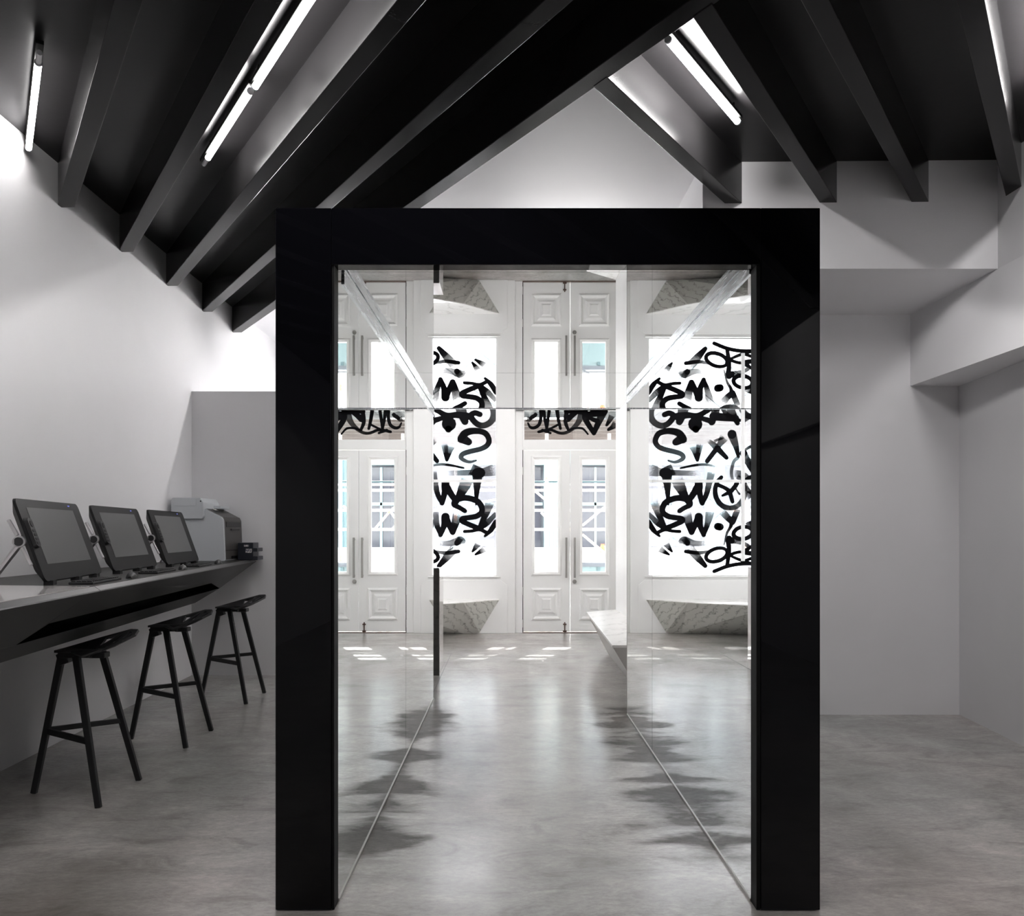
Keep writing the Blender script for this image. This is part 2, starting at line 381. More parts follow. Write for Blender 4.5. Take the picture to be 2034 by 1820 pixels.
for i, (a, b) in enumerate(RB):
    A, B = soffit_pt(*a), soffit_pt(*b); d = (B-A).normalized()
    P = meet(A, d, main[0]+Vector((.10, 0)), main[1])
    Q = at_y(A, d, 5.11) if i < 3 else at_x(A, d, 3.10)
    P2 = meet(A+Vector((.11, 0)), d, main[0]+Vector((.10, 0)), main[1])
    tag(beam(P, Q, Vector((.11, 0)), P2=P2), names_r[i], 'ceiling beam', 'black beams running down to the right')
A, B = soffit_pt(1899, 0), soffit_pt(1998, 391); d = (B-A).normalized()
A2 = A+Vector((.62, 0)); P = meet(A2, d, main[0]+Vector((.1, 0)), main[1]); Q = at_x(A2, d, 3.11)
tag(beam(P, Q, Vector((.11, 0))), 'black ceiling beam beyond the upper right corner, outside the frame', 'ceiling beam')

# ------------------------------------------------------------------ tube lights
def tube_light(p, q, label, cap=0., z=None, em='tube_b', group='fluorescent tube lights under the ceiling', white=False, n=1):
    p, q = Vector(p), Vector(q); d = (q-p).normalized(); zz = zc(*((p+q)/2))-(.45 if white else .08)
    t = empty('tube_light', ((p.x+q.x)/2, (p.y+q.y)/2, zz)); tag(t, label, 'tube light', group)
    o = Vector((t.location.x, t.location.y))
    s = Vector((-d.y, d.x))
    def P(v, dz=0): return (v.x-o.x, v.y-o.y, dz)
    Lh = (q-p).length
    for k in range(n):
        a = p+d*(Lh*k/n+.004); b = p+d*(Lh*(k+1)/n-.004)
        MB().tube(P(a, 0), P(b, 0), .0155, 14).build('tube', em, t, smooth=False)
        MB().tube(P(a-d*.012), P(a, 0), .017, 14).build('end_cap', 'clear', t); MB().tube(P(b, 0), P(b+d*.012), .017, 14).build('end_cap', 'clear', t)
    if white:
        for v in (p+d*.1, q-d*.1): MB().tube(P(v, .016), P(v, .41), .004, 8).build('suspension_rod', 'silver', t)
    else:
        MB().bar(P(p-d*(.03+cap), .034), P(q+d*(.03), .034), .034, .02).build('housing', 'fixture', t, bevel=.003)
        for v in (p+d*.06, q-d*.06): MB().tube(P(v, .044), P(v, .077), .006, 8).build('stem', 'fixture', t)
    if cap: MB().tube(P(p-d*cap), P(p-d*.012), .013, 12).build('socket', 'clear', t)
    return t
def cpt(px, py, dz=.08):
    dx, dzr = (px-1017)/1600, -(py-1056)/1600; x, y = 0., 4.
    for _ in range(30): t = (zc(x, y)-dz-CAMZ)/dzr; x, y = dx*t, t
    return Vector((x, y))
tube_light(cpt(76, 128), cpt(57, 292), 'short lit tube light at the upper left edge beside the left wall', cap=.10, em='tube')
a, b = cpt(413, 312), cpt(497, 184); b2 = a+(b-a).normalized()*2.1
tube_light(a, b, 'lit tube light, lower one of the long pair between the left beams', cap=.10, em='tube_m')
tube_light(b+(b-a).normalized()*.085, b+(b-a).normalized()*1.2, 'lit tube light, upper one of the long pair, cut by the top of the frame', em='tube_m')
tube_light(cpt(1328, 84), cpt(1465, 238), 'lit tube light on the right between two black beams', em='tube_c')
dl = (cpt(57, 292)-cpt(76, 128)).normalized(); dr = (cpt(1465, 238)-cpt(1328, 84)).normalized()
tube_light((2.08, 3.2), Vector((2.08, 3.2))+dr*1.1, 'tube light beyond the upper right corner, outside the frame', em='tube_b')
tube_light((-1.384, 2.6), Vector((-1.384, 2.6))-dl*1.0, 'added fill tube light overhead above the viewer on the left, outside the frame', em='tube_m')  # no fixture seen here; added to brighten the floor on the left
tube_light((-.61, 2.3), Vector((-.61, 2.3))-dl*1.1, 'added fill tube light overhead behind the viewer on the left, outside the frame')  # unseen tube, added as fill light for the room
for x, y in [(-.045, 2.3), (-.39, -2.9), (1.307, -2.9), (.36, -5.6)]:  # tubes never in view, added for ambient fill
    tube_light((x, y), Vector((x, y))-dl*1.0, 'added fill tube light overhead outside the frame, lighting the room behind the viewer', group='added fill tube lights behind the viewer')
for x, y in [(-2.0, 7.8), (.05, 7.3)]:  # out-of-sight tubes added to brighten the facade and the white ceiling
    tube_light((x, y), (x+.95, y), 'added fill tube light hanging below the white ceiling of the street-side zone, hidden behind the portal', white=True, group='added fill tube lights hanging from the white ceiling')

# ------------------------------------------------------------------ mirrored portal
PT = empty('portal', (0, 2.8, 0)); tag(PT, 'black glass portal with a mirrored tunnel leading to the white street doors', 'portal')
def pb(mb, name, m, **k):
    mb.v = [(x, y-2.8, z) for x, y, z in mb.v]; return mb.build(name, m, PT, **k)
XL, XR0, XR1, YE, YR = -.6195, .852, .827, 6.36, 5.80
def xr(y): return XR0+(XR1-XR0)*(y-2.8)/(YR-2.8)
XOL, XOR, ZT = -.8225, 1.071, 2.445
pb(MB().box((XOL, 2.8, 0.004), (-.6285, 2.86, ZT)), 'jamb_panel', 'black_glass', bevel=.0015)
pb(MB().box((.866, 2.8, 0.004), (XOR, 2.86, ZT)), 'jamb_panel', 'black_glass', bevel=.0015)
pb(MB().box((-.6275, 2.8, 2.2475), (.865, 2.86, ZT)), 'header_panel', 'black_glass', bevel=.0015)
pb(MB().box((-.6275, 2.806, 0.002), (XL, 2.87, 2.2475)), 'edge_trim', 'fixture')
pb(MB().box((XR0-.0005, 2.806, 0.002), (.865, 2.87, 2.2475)), 'edge_trim', 'fixture')
pb(MB().box((XOL, 2.861, 0.004), (XOL+.02, YE, ZT)), 'outer_cladding', 'black_glass')
pb(MB().prism([(XOR-.02, 2.861, .004), (XOR, 2.861, .004), (XOR, YR, .004), (XOR-.02, YR, .004)], [(XOR-.02, 2.861, ZT), (XOR, 2.861, ZT), (XOR, YR, ZT), (XOR-.02, YR, ZT)]), 'outer_cladding', 'black_glass')
pb(MB().box((XOL+.02, 2.861, ZT-.02), (XOR-.02, YR, ZT)).box((XOL+.02, YR, ZT-.02), (XR1+.05, YE, ZT)), 'roof_cladding', 'black_glass')
# side mirrors
for a, b in ((2.871, 4.698), (4.702, YE-.012)):
    pb(MB().box((XL-.006, a, .012), (XL, b, 2.29)), 'mirror_panel', 'mirror')
for a, b in ((2.871, 4.798), (4.802, YR-.012)):
    pb(MB().prism([(xr(a), a, .012), (xr(b), b, .012), (xr(b)+.006, b, .012), (xr(a)+.006, a, .012)], [(xr(a), a, 2.29), (xr(b), b, 2.29), (xr(b)+.006, b, 2.29), (xr(a)+.006, a, 2.29)]), 'mirror_panel', 'mirror')
pb(MB().box((XL-.012, 2.872, 0.002), (XL-.0065, YE-.013, 2.3)), 'backing', 'seam'); pb(MB().prism([(xr(2.87)+.0065, 2.872, .002), (xr(YR)+.0065, YR-.013, .002), (xr(YR)+.012, YR-.013, .002), (xr(2.87)+.012, 2.872, .002)], [(xr(2.87)+.0065, 2.872, 2.3), (xr(YR)+.0065, YR-.013, 2.3), (xr(YR)+.012, YR-.013, 2.3), (xr(2.87)+.012, 2.872, 2.3)]), 'backing', 'seam')
for a, b in ((2.861, 3.009), (3.012, 4.928), (4.932, YE-.012)):
    pb(MB().box((XL-.005, a, 2.2905), (XR0+.005, b, 2.296)), 'ceiling_mirror', 'mirror_ceiling')
pb(MB().box((XL-.005, 2.862, 2.2965), (XR0+.005, YE-.012, 2.302)), 'backing', 'seam')
# end edges
pb(MB().box((XOL, YE-.012, .004), (XL, YE, 2.29)), 'end_trim', 'fixture'); pb(MB().box((XR1-.001, YR-.012, .004), (XOR, YR, 2.29)), 'end_trim', 'desk_white')
pb(MB().box((XL, YE-.012, 2.286), (XR0, YE, 2.302)), 'end_trim', 'alu')
# bright metal strips in the upper corners, thin skirting along the floor
pb(MB().box((XL, 2.95, 2.225), (XL+.006, YE-.012, 2.286)), 'corner_strip', 'alu')
pb(MB().prism([(xr(2.83)-.006, 2.872, 2.238), (xr(2.83), 2.872, 2.238), (xr(YR), YR-.012, 2.238), (xr(YR)-.006, YR-.012, 2.238)], [(xr(2.83)-.006, 2.872, 2.286), (xr(2.83), 2.872, 2.286), (xr(YR), YR-.012, 2.286), (xr(YR)-.006, YR-.012, 2.286)]), 'corner_strip', 'alu')
pb(MB().box((XL-.006, 2.872, 0), (XL+.004, YE-.012, .011)), 'floor_strip', 'steel')
pb(MB().prism([(xr(2.87)-.004, 2.872, 0), (xr(2.87)+.006, 2.872, 0), (xr(YR)+.006, YR-.012, 0), (xr(YR)-.004, YR-.012, 0)], [(xr(2.87)-.004, 2.872, .011), (xr(2.87)+.006, 2.872, .011), (xr(YR)+.006, YR-.012, .011), (xr(YR)-.004, YR-.012, .011)]), 'floor_strip', 'steel')
# saw cut in the floor past the tunnel
o = MB().prism([(-.645, 6.5, 0), (-.641, 6.5, 0), (-.655, 8.75, 0), (-.659, 8.75, 0)], [(-.645, 6.5, .0012), (-.641, 6.5, .0012), (-.655, 8.75, .0012), (-.659, 8.75, .0012)]).build('trim_4', 'seam'); struct(o)

# ------------------------------------------------------------------ facade (street side)
K = .00653; YF = 10.45
def FX(px): return (px-1017)*K
def FZ(py): return CAMZ-(py-1056)*K
f = MB()
wx0, wx1, wz0, wz1 = -2.45, FX(988), FZ(1145), 3.35
f.box((-3.1, YF, 0), (wx0, YF+.2, 4)); f.box((wx0, YF, 0), (wx1, YF+.2, wz0)); f.box((wx0, YF, wz1), (wx1, YF+.2, 4))
dx0, dx1, dz1 = FX(1038), FX(1229), FZ(812)
f.box((wx1, YF, 0), (FX(1023), YF+.2, 4)); f.box((FX(1023), YF+.04, 0), (dx0, YF+.2, 4)); f.box((dx0, YF+.04, dz1), (dx1, YF+.2, 4)); f.box((dx1, YF+.04, 0), (2.1, YF+.2, 4))
f.box((FX(1023), YF, dz1+.04), (2.1, YF+.04, 4))
struct(f.build('wall_front', 'white2', bevel=.004))
# window apron panel with clipped corner
f = MB(); a0, a1 = FX(1008), wx0-.1
pts = [(a1, 0), (a0, 0), (a0, FZ(1163)), (FX(994), FZ(1152)), (a1, FZ(1152))]
f.prism([(x, YF, z) for x, z in pts], [(x, YF-.012, z) for x, z in pts]); struct(f.build('trim_5', 'white2', bevel=.003))
# window 1
W1 = struct(MB().box((wx0, YF+.02, wz0), (wx0+.05, YF+.12, wz1)).box((wx1-.02, YF+.02, wz0), (wx1, YF+.12, wz1)).box((wx0, YF+.02, wz0), (wx1, YF+.12, wz0+.012)).box((wx0, YF+.02, wz1-.05), (wx1, YF+.12, wz1)).build('window_1', 'white2', bevel=.004))
MB().box((wx0+.02, YF+.068, wz0+.005), (wx1-.01, YF+.074, wz1-.02)).build('pane', 'film', W1)
MB().box((wx0+.03, YF+.035, FZ(958)), (wx1-.01, YF+.06, FZ(952.5))).build('glazing_bar', 'white2', W1, bevel=.002)
xb = FX(797); MB().box((xb-.022, YF+.008, FZ(1115)), (xb+.022, YF+.033, wz1-.05)).build('glazing_bar', 'white2', W1, bevel=.002)
MB().box((wx0-.1, YF-.03, wz0-.012), (wx1+.04, YF+.02, wz0)).build('sill', 'white2', W1, bevel=.004)

# sprayed lettering: every stroke is a polyline with widths and faded ends
def strokes(name, lst, conv, y, parent, kx):
    V = []; F_ = []; fade = []
    for si, (pts, ws, f0, f1) in enumerate(lst):
        if isinstance(ws, (int, float)): ws = [ws, ws]
        P = [Vector(p) for p in pts]; n = len(P); out = []
        if n == 2: out = [P[0].lerp(P[1], k/6) for k in range(7)]
        else:
            E = [P[0]*2-P[1]]+P+[P[-1]*2-P[-2]]
            for i in range(n-1):
                p0, p1, p2, p3 = E[i:i+4]
                for k in range(6):
                    t = k/6; out.append(.5*((2*p1)+(p2-p0)*t+(2*p0-5*p1+4*p2-p3)*t*t+(3*p1-p0-3*p2+p3)*t**3))
            out.append(P[-1])
        m_ = len(out)
        def wat(t): 
            q = t*(len(ws)-1); i = min(int(q), len(ws)-2); return ws[i]+(ws[i+1]-ws[i])*(q-i)
        yy = y-.00035*si/ max(1, len(lst))*10
        base = len(V); cols = 5
        for i, q in enumerate(out):
            t = i/(m_-1); d = (out[min(i+1, m_-1)]-out[max(i-1, 0)]).normalized(); nn = Vector((-d.y, d.x)); wd = wat(t)*kx
            fd = f0*max(0, 1-t*1.6)+f1*max(0, 1-(1-t)*1.6)
            for c in range(cols):
                s_ = c/(cols-1)*2-1; q2 = q+nn*(wd/2*s_)
                x, z = conv(q2.x, q2.y); V.append((x, yy, z)); fade.append(min(1, fd+.12*(1-abs(s_))*(.0)))
        for i in range(m_-1):
            for c in range(cols-1): F_.append((base+i*cols+c, base+i*cols+c+1, base+(i+1)*cols+c+1, base+(i+1)*cols+c))
        for e, fd in ((0, f0), (-1, f1)):
            if fd > .3: continue
            b = len(V); wd = kx*wat(0 if e == 0 else 1); x0, z0 = conv(*out[e]); 
            for k in range(12):
                t = 2*math.pi*k/12; x, z = conv(out[e].x+wd/2*math.cos(t), out[e].y+wd/2*math.sin(t)); V.append((x, yy-.00002, z)); fade.append(0)
            F_.append(tuple(range(b, b+12)))
    me = bpy.data.meshes.new(name); me.from_pydata(V, [], F_); me.materials.append(M['spray'])
    at_ = me.attributes.new('fade', 'FLOAT', 'POINT')
    for i, v in enumerate(fade): at_.data[i].value = v
    o = bpy.data.objects.new(name, me); C.objects.link(o); o.parent = parent; o['label'] = 'black sprayed lettering on the glass'; return o
def ell(cx, cy_, rx, ry, a0=0, a1=360, rot=0, n=14):
    r = math.radians(rot); o = []
    for i in range(n+1):
        t = math.radians(a0+(a1-a0)*i/n); x, y = rx*math.cos(t), ry*math.sin(t); o.append((cx+x*math.cos(r)-y*math.sin(r), cy_+x*math.sin(r)+y*math.cos(r)))
    return o
S = [
 ([(1363,876),(1357,866),(1347,861),(1330,860),(1315,865),(1308,878),(1312,889),(1325,896),(1346,901),(1360,906),(1364,913),(1357,919),(1346,922),(1334,919)], [13,9,8,7.5,3], 0, .2),
 ([(1366,872),(1349,882)], [16,11], .5, 0),
 ([(1386,882),(1392,918)], [24,12,5], .95, 0), ([(1398,880),(1392.5,918)], [12,5], .9, 0),
 ([(1449,868),(1436,888),(1412,920)], [16,8,7], .8, 0), ([(1408,874),(1428,890),(1451,913)], [4,10,6.5], .9, 0), ([(1426,880),(1446,872)], 4, .6, .6),
 ([(1462,866),(1470,890),(1475,911)], [14,9,5], .3, 0), ([(1475,912),(1465,922),(1461,944),(1464,958)], [6,5,5,4], .6, .6),
 ([(1359,934),(1388,928),(1411,927),(1443,935)], [3,4,4,2], 0, .8),
 ([(1290,935),(1310,941),(1331,943),(1372,944),(1415,945)], [20,15,9,8,8], .75, .85), ([(1326,944),(1344,936)], [16,17], .2, .4),
 ([(1331,945),(1332,970),(1334,1007)], [17,11,3], .1, 0),
 ([(1347,948),(1358,972),(1373,1001)], [20,17,8], .95, 0), ([(1373,1001),(1384,986),(1395,967)], [9,10,11], 0, 0), ([(1395,967),(1397,985),(1402,1004)], [13,9,8], 0, 0), ([(1402,1004),(1411,985),(1419,950),(1423,936)], [7,8,11,15], 0, .9),
 (ell(1458,980,30,34,235,-60,0,16), [6,8,8,8,7], 0, .35), ([(1465,944),(1486,948),(1500,962)], [12,7], .7, .5),
 ([(1435,968),(1448,974),(1457,982),(1463,1001)], [6,6,7,6], 0, 0), ([(1472,965),(1460,980),(1443,989)], [7,7,4], 0, 0), ([(1468,973),(1477,986)], [3,3], .3, .3),
 ([(1303,990),(1312,1020),(1328,1055)], [17,11,6], .95, 0), ([(1294,1025),(1310,1042),(1327,1056)], [6,9,7], .4, 0), ([(1294,1042),(1304,1058),(1316,1070)], [8,8,4], 0, 0),
 ([(1356,1020),(1366,1014),(1378,1007),(1374,999),(1360,994),(1346,995),(1331,1001),(1323,1011),(1323,1022),(1332,1030),(1346,1033),(1360,1035),(1362,1040),(1350,1046),(1331,1054)], [7,9,9,8,8], 0, 0),
 ([(1313,1063),(1327,1057),(1342,1060),(1357,1061)], [6,6,5,5], 0, 0),
 ([(1366,1018),(1374,1040),(1380,1063)], [20,13,8], .95, 0), ([(1381,1063),(1388,1047),(1395,1032)], [8,9,11], 0, 0), ([(1395,1032),(1398,1050),(1405,1068)], [13,9,7], 0, 0), ([(1405,1068),(1413,1044),(1421,1005)], [6,9,17], 0, .9),
 ([(1433,1051),(1438,1052)], 11.5, 0, 0),
 ([(1439,1016),(1451,1031),(1463,1042)], [13,10,9], .9, 0), ([(1463,1042),(1474,1016)], [9,9], 0, .5), ([(1462,1040),(1459,1052),(1452,1064),(1446,1087)], [7,5,4,2], 0, .2),
 (ell(1484,1064,19,12,20,380,-10,16), [6,7,6,6], .0, 0), ([(1488,1050),(1504,1044)], [8,9], .7, 0),
 ([(1355,1083),(1366,1079),(1391,1085),(1437,1082)], [4,13,8,5], .5, .9), ([(1364,1074),(1372,1084)], [9,9], .7, .3),
 ([(1327,1081),(1334,1092),(1341,1101)], [11,8,3.5], .9, 0), ([(1311,1093),(1323,1100),(1335,1107)], [10,8,3.5], .9, 0),
 ([(1369,1101),(1394,1104),(1415,1101)], [6,6,4], 0, .2), ([(1376,1094),(1392,1112),(1408,1130)], [14,12,7], .6, 0),
 (ell(1431,1108,22,12.5,0,360,-18,16), [6,6,6,5], 0, 0),
 ([(1456,1075),(1462,1080)], 9, 0, 0), ([(1454,1079),(1456,1100),(1452,1130)], [8,7,6], 0, 0), ([(1462,1081),(1485,1085),(1496,1093),(1488,1103),(1507,1107),(1520,1112)], [6,6,7,6,5], .2, 0),
 ([(1490,1100),(1500,1092),(1512,1084)], [5,5], 0, 0), ([(1457,1108),(1478,1102),(1507,1104)], [5,5,5], 0, 0), ([(1457,1109),(1478,1118),(1510,1128)], [4,5,5], 0, 0), ([(1484,1121),(1512,1111)], [5,5], 0, 0),
 ([(1426,1141),(1452,1131),(1480,1126),(1515,1126)], [6,6,6,6], 0, 0),
 ([(1486,899),(1497,892),(1512,887)], [4,5], .3, 0), ([(1485,904),(1494,922),(1504,941)], [12,10,7], .3, 0), ([(1492,914),(1508,932)], [8,6], .6, 0), ([(1488,959),(1498,952),(1512,948)], [6,5], 0, 0), ([(1485,962),(1495,979),(1512,986)], [9,7,6], .3, 0), ([(1488,992),(1506,982)], [14,6], .9, .2),
 ([(1305,806),(1299,818),(1299,832),(1306,843),(1318,849),(1330,847),(1340,838),(1344,829),(1336,824),(1326,827)], [11,10,9,9,8], .3, 0),
 ([(1366,806),(1362,824),(1356,841)], [18,15,11], .5, 0), ([(1352,831),(1372,828),(1392,829),(1410,820),(1424,810)], [12,9,8,8], 0, 0), ([(1376,830),(1400,834),(1423,841)], [6,7,9], 0, 0),
 ([(1430,812),(1427,826),(1421,842)], [13,12,10], .3, 0), ([(1424,830),(1445,832),(1470,834)], [12,12,10], 0, 0), ([(1455,806),(1464,826),(1473,844)], [14,11,7], .4, 0), ([(1440,810),(1452,826),(1476,838)], [6,7,6], .2, 0),
 ([(1388,846),(1389,856)], [22,11], .1, 0), ([(1476,806),(1490,826),(1512,834)], [10,9,8], .4, 0), ([(1484,838),(1500,830),(1514,836)], [8,8], .3, 0),
]
strokes('graffiti', S, lambda x, y: (FX(2279-x), FZ(y-5)), YF+.0655, W1, 1.32)

# double doors with transom
DY = YF+.055
TF = struct(MB().box((dx0, DY+.0, FZ(892.5)), (dx1, DY+.07, FZ(873))).box((dx0, DY, FZ(873)), (FX(1041.5), DY+.07, dz1)).box((FX(1226), DY, FZ(873)), (dx1, DY+.07, dz1)).build('window_2', 'white2', bevel=.003))
MB().box((FX(1041), DY+.03, FZ(874)), (FX(1227), DY+.036, dz1)).build('pane', 'glass', TF)
MB().box((FX(1025), YF-.02, FZ(815.5)), (FX(1228), YF+.03, FZ(808))).build('head_bar', 'desk_in', TF, bevel=.002)
T = [([(1064,822),(1060,826),(1055,829)], [7,6], 0, 0), ([(1074,812),(1075,826),(1071,842),(1061,848.5),(1053,846.5),(1049,839)], [6,6,5.5,3], 0, 0), ([(1044,829),(1052,831),(1058,824)], [10,8,4], .8, .3),
 ([(1080.5,812),(1083,832),(1086.4,849)], [6,5.5,5], 0, 0), ([(1092,812),(1089,832),(1086.8,849)], [6,5.5,5], 0, 0),
 ([(1107,812),(1110,832),(1114,850)], [7,6,5], 0, 0), ([(1127,812),(1124,836),(1130,853)], [8,7,5], 0, 0),
 ([(1158,816),(1150,836.5),(1137,851),(1123.5,858.6),(1111,858.6),(1097,853),(1085,853),(1070.4,856.4)], [13,9,6,5,5,5,5], .35, 0),
 ([(1131,853),(1140,850),(1151,848.5),(1160,851),(1169,861)], [4,4,4,3], 0, 0), ([(1129,830),(1137,824),(1146,817)], [12,9,8], 0, 0), ([(1124,816),(1160,818)], [6,7], 0, 0),
 ([(1163,818),(1165,833),(1181,859)], [12,10,8], .1, 0), ([(1181,859),(1190,838),(1201,814)], [8,11,15], 0, .2), ([(1162,822),(1180,820),(1200,819)], [8,12,10], 0, 0), ([(1170,828),(1188,835)], [6,9], 0, 0),
 ([(1217,824),(1212,834),(1206.5,843)], [11,8,5], .6, 0), ([(1226,838),(1219,846),(1210,852)], [13,9,5], .7, 0), ([(1110,842),(1098,848),(1089,852)], [4,4,3.5], 0, 0), ([(1078,853),(1094,859)], [5,4], 0, 0)]
strokes('graffiti', T, lambda x, y: (FX(x), FZ(y)), DY+.028, TF, 1.15)
def door(x0, x1, name, gx, handle_x, label):
    z0, z1 = FZ(1256), FZ(893.5)
    fz0, fz1 = FZ(1137), FZ(912.5)
    d = MB().box((x0, DY, z0), (gx[0], DY+.045, z1)).box((gx[1], DY, z0), (x1, DY+.045, z1)).box((gx[0], DY, z0), (gx[1], DY+.045, fz0)).box((gx[0], DY, fz1), (gx[1], DY+.045, z1)).build(name, 'white2')
    struct(d); d['label'] = label
    MB().box((gx[0]-.004, DY+.02, fz0-.004), (gx[1]+.004, DY+.026, fz1+.004)).build('pane', 'glass', d)
    def ring(ax, az, bx, bz, wd, y0, y1, mb):     # moulding frame with sloped face
        o_ = [(ax, az), (bx, az), (bx, bz), (ax, bz)]; i_ = [(ax+wd, az+wd), (bx-wd, az+wd), (bx-wd, bz-wd), (ax+wd, bz-wd)]
        for k in range(4):
            a, b, c, e = o_[k], o_[(k+1) % 4], i_[(k+1) % 4], i_[k]
            mb.poly([(a[0], y0, a[1]), (b[0], y0, b[1]), (c[0], y1, c[1]), (e[0], y1, e[1])], [(a[0], DY+.001, a[1]), (b[0], DY+.001, b[1]), (b[0], y0, b[1]), (a[0], y0, a[1])], [(e[0], y1, e[1]), (c[0], y1, c[1]), (c[0], DY+.002, c[1]), (e[0], DY+.002, e[1])])
    mo = MB(); ring(gx[0]-.05, fz0-.05, gx[1]+.05, fz1+.05, .02, DY-.004, DY-.016, mo); ring(gx[0]-.03, fz0-.03, gx[1]+.03, fz1+.03, .03, DY-.018, DY-.004, mo); mo.build('glazing_bead', 'white2', d)
    pm = MB(); cx = (gx[0]+gx[1])/2; px0, px1, pz0, pz1 = cx-.195, cx+.195, FZ(1233), FZ(1169)
    ring(px0, pz0, px1, pz1, .022, DY-.012, DY-.022, pm); ring(px0+.022, pz0+.022, px1-.022, pz1-.022, .03, DY-.022, DY-.002, pm)
    ring(px0+.075, pz0+.075, px1-.075, pz1-.075, .03, DY-.004, DY-.018, pm); pm.poly([(px0+.105, DY-.018, pz0+.105), (px1-.105, DY-.018, pz0+.105), (px1-.105, DY-.018, pz1-.105), (px0+.105, DY-.018, pz1-.105)])
    ring(px0+.13, pz0+.13, px1-.13, pz1-.13, .02, DY-.019, DY-.028, pm); pm.poly([(px0+.15, DY-.028, pz0+.15), (px1-.15, DY-.028, pz0+.15), (px1-.15, DY-.028, pz1-.15), (px0+.15, DY-.028, pz1-.15)])
    pm.build('raised_panel', 'white2', d)
    h = MB().box((handle_x-.013, DY-.07, FZ(1148)), (handle_x+.013, DY-.045, FZ(1068)))
    for zz in (FZ(1144), FZ(1072)): h.box((handle_x-.009, DY-.046, zz-.01), (handle_x+.009, DY, zz+.01))
    h.build('pull_handle', 'steel', d, bevel=.002)
    return d
dm = FX(1133.2)
struct(MB().box((dx0-.001, DY+.01, 0), (dx0+.012, DY+.06, FZ(893))).build('trim_7', 'desk_in'))
dl_ = door(dx0+.009, dm-.0025, 'door_1', (FX(1062.5), FX(1108.5)), FX(1125), 'left leaf of the white double door')
dr2 = door(dm+.0025, dx1-.012, 'door_2', (FX(1157.5), FX(1204)), FX(1141.7), 'right leaf of the white double door')
b_ = MB().box((FX(1122.3)-.007, DY-.014, FZ(1258)), (FX(1122.3)+.007, DY, FZ(1237))).box((FX(1122.3)-.022, DY-.018, FZ(1242.5)), (FX(1122.3)+.022, DY, FZ(1240))).box((FX(1122.3)-.024, DY-.018, FZ(1256.5)), (FX(1122.3)+.024, DY, FZ(1253.5)))
b_.build('floor_bolt', 'bolt', dl_, bevel=.002)
f = MB(); f.tube((FX(1141.7), DY, FZ(1156)), (FX(1141.7), DY-.02, FZ(1156)), .027, 18).tube((FX(1141.7), DY-.02, FZ(1156)), (FX(1141.7), DY-.026, FZ(1156)), .014, 14); f.build('lock_cylinder', 'steel', dr2)
f = MB()
for zz in (FZ(1240), FZ(1175), FZ(935)): f.box((dx0-.004, DY-.01, zz-.05), (dx0+.012, DY+.002, zz+.05))
f.build('hinges', 'steel', dl_)
struct(MB().box((dx0, DY-.03, .0), (dx1, DY+.08, .006)).build('trim_6', 'bolt'))

# marble ledge under the window
tp = [(-.157, YF, .44), (-.60, 9.99, .44), (-1.45, 9.46, .44), (-2.3, 8.95, .44), (-2.96, 8.8, .44), (-2.96, YF, .44)]
bt = [(-.418, YF, 0), (-.62, 10.40, 0), (-1.5, 10.27, 0), (-2.3, 10.1, 0), (-2.96, 10.0, 0), (-2.96, YF, 0)]
bt = [(x, min(y, YF-.002), z) for x, y, z in bt]; tp = [(x, min(y, YF-.002), z) for x, y, z in tp]
tp2 = [(x, y, .43) for x, y, z in tp]
WB = empty('marble_bench', (-1.4, 10.0, 0)); tag(WB, 'veined white marble bench with a folded slanting front, under the sprayed shop window', 'bench')
def loc(mb, r): mb.v = [(x-r.location.x, y-r.location.y, z-r.location.z) for x, y, z in mb.v]; return mb
loc(MB().prism(bt, tp2), WB).build('base', 'marble', WB); loc(MB().prism(tp2, tp), WB).build('seat', 'marble_top', WB)
# wedge bench on the side wall
SB = empty('wall_bench', (1.0, 7.5, 0)); tag(SB, 'pale marble wedge bench on the right white wall near the doors', 'bench')
P0, P1 = (6.16, .766), (8.7, .805); wx = lambda y: 1.206+(1.16-1.206)*(y-5.955)/3.045-.002
loc(MB().prism([(P0[1], P0[0], .43), (wx(6.16), 6.16, .43), (wx(9.0), 8.995, .43), (P1[1], P1[0], .43)], [(P0[1], P0[0], .45), (wx(6.16), 6.16, .45), (wx(9.0), 8.995, .45), (P1[1], P1[0], .45)]), SB).build('seat', 'marble_top', SB, bevel=.002)
loc(MB().prism([(.775, 6.17, .429), (1.03, 6.17, 0), (wx(6.17), 6.17, 0), (wx(6.17), 6.17, .429)], [(.812, 8.68, .429), (1.04, 8.68, 0), (wx(8.68), 8.68, 0), (wx(8.68), 8.68, .429)]), SB).build('base', 'steel', SB)
# grey marble pedestal just past the tunnel
PD = empty('pedestal', (-.70, 7.57, 0)); tag(PD, 'narrow dark grey marble counter end standing just beyond the left mirror wall', 'counter')
loc(MB().box((-.757, 7.375, 0), (-.668, 7.385, .985)), PD).build('front_slab', 'dark_marble', PD)
loc(MB().box((-.757, 7.386, 0), (-.664, 7.78, .975)), PD).build('body', 'desk_white', PD)

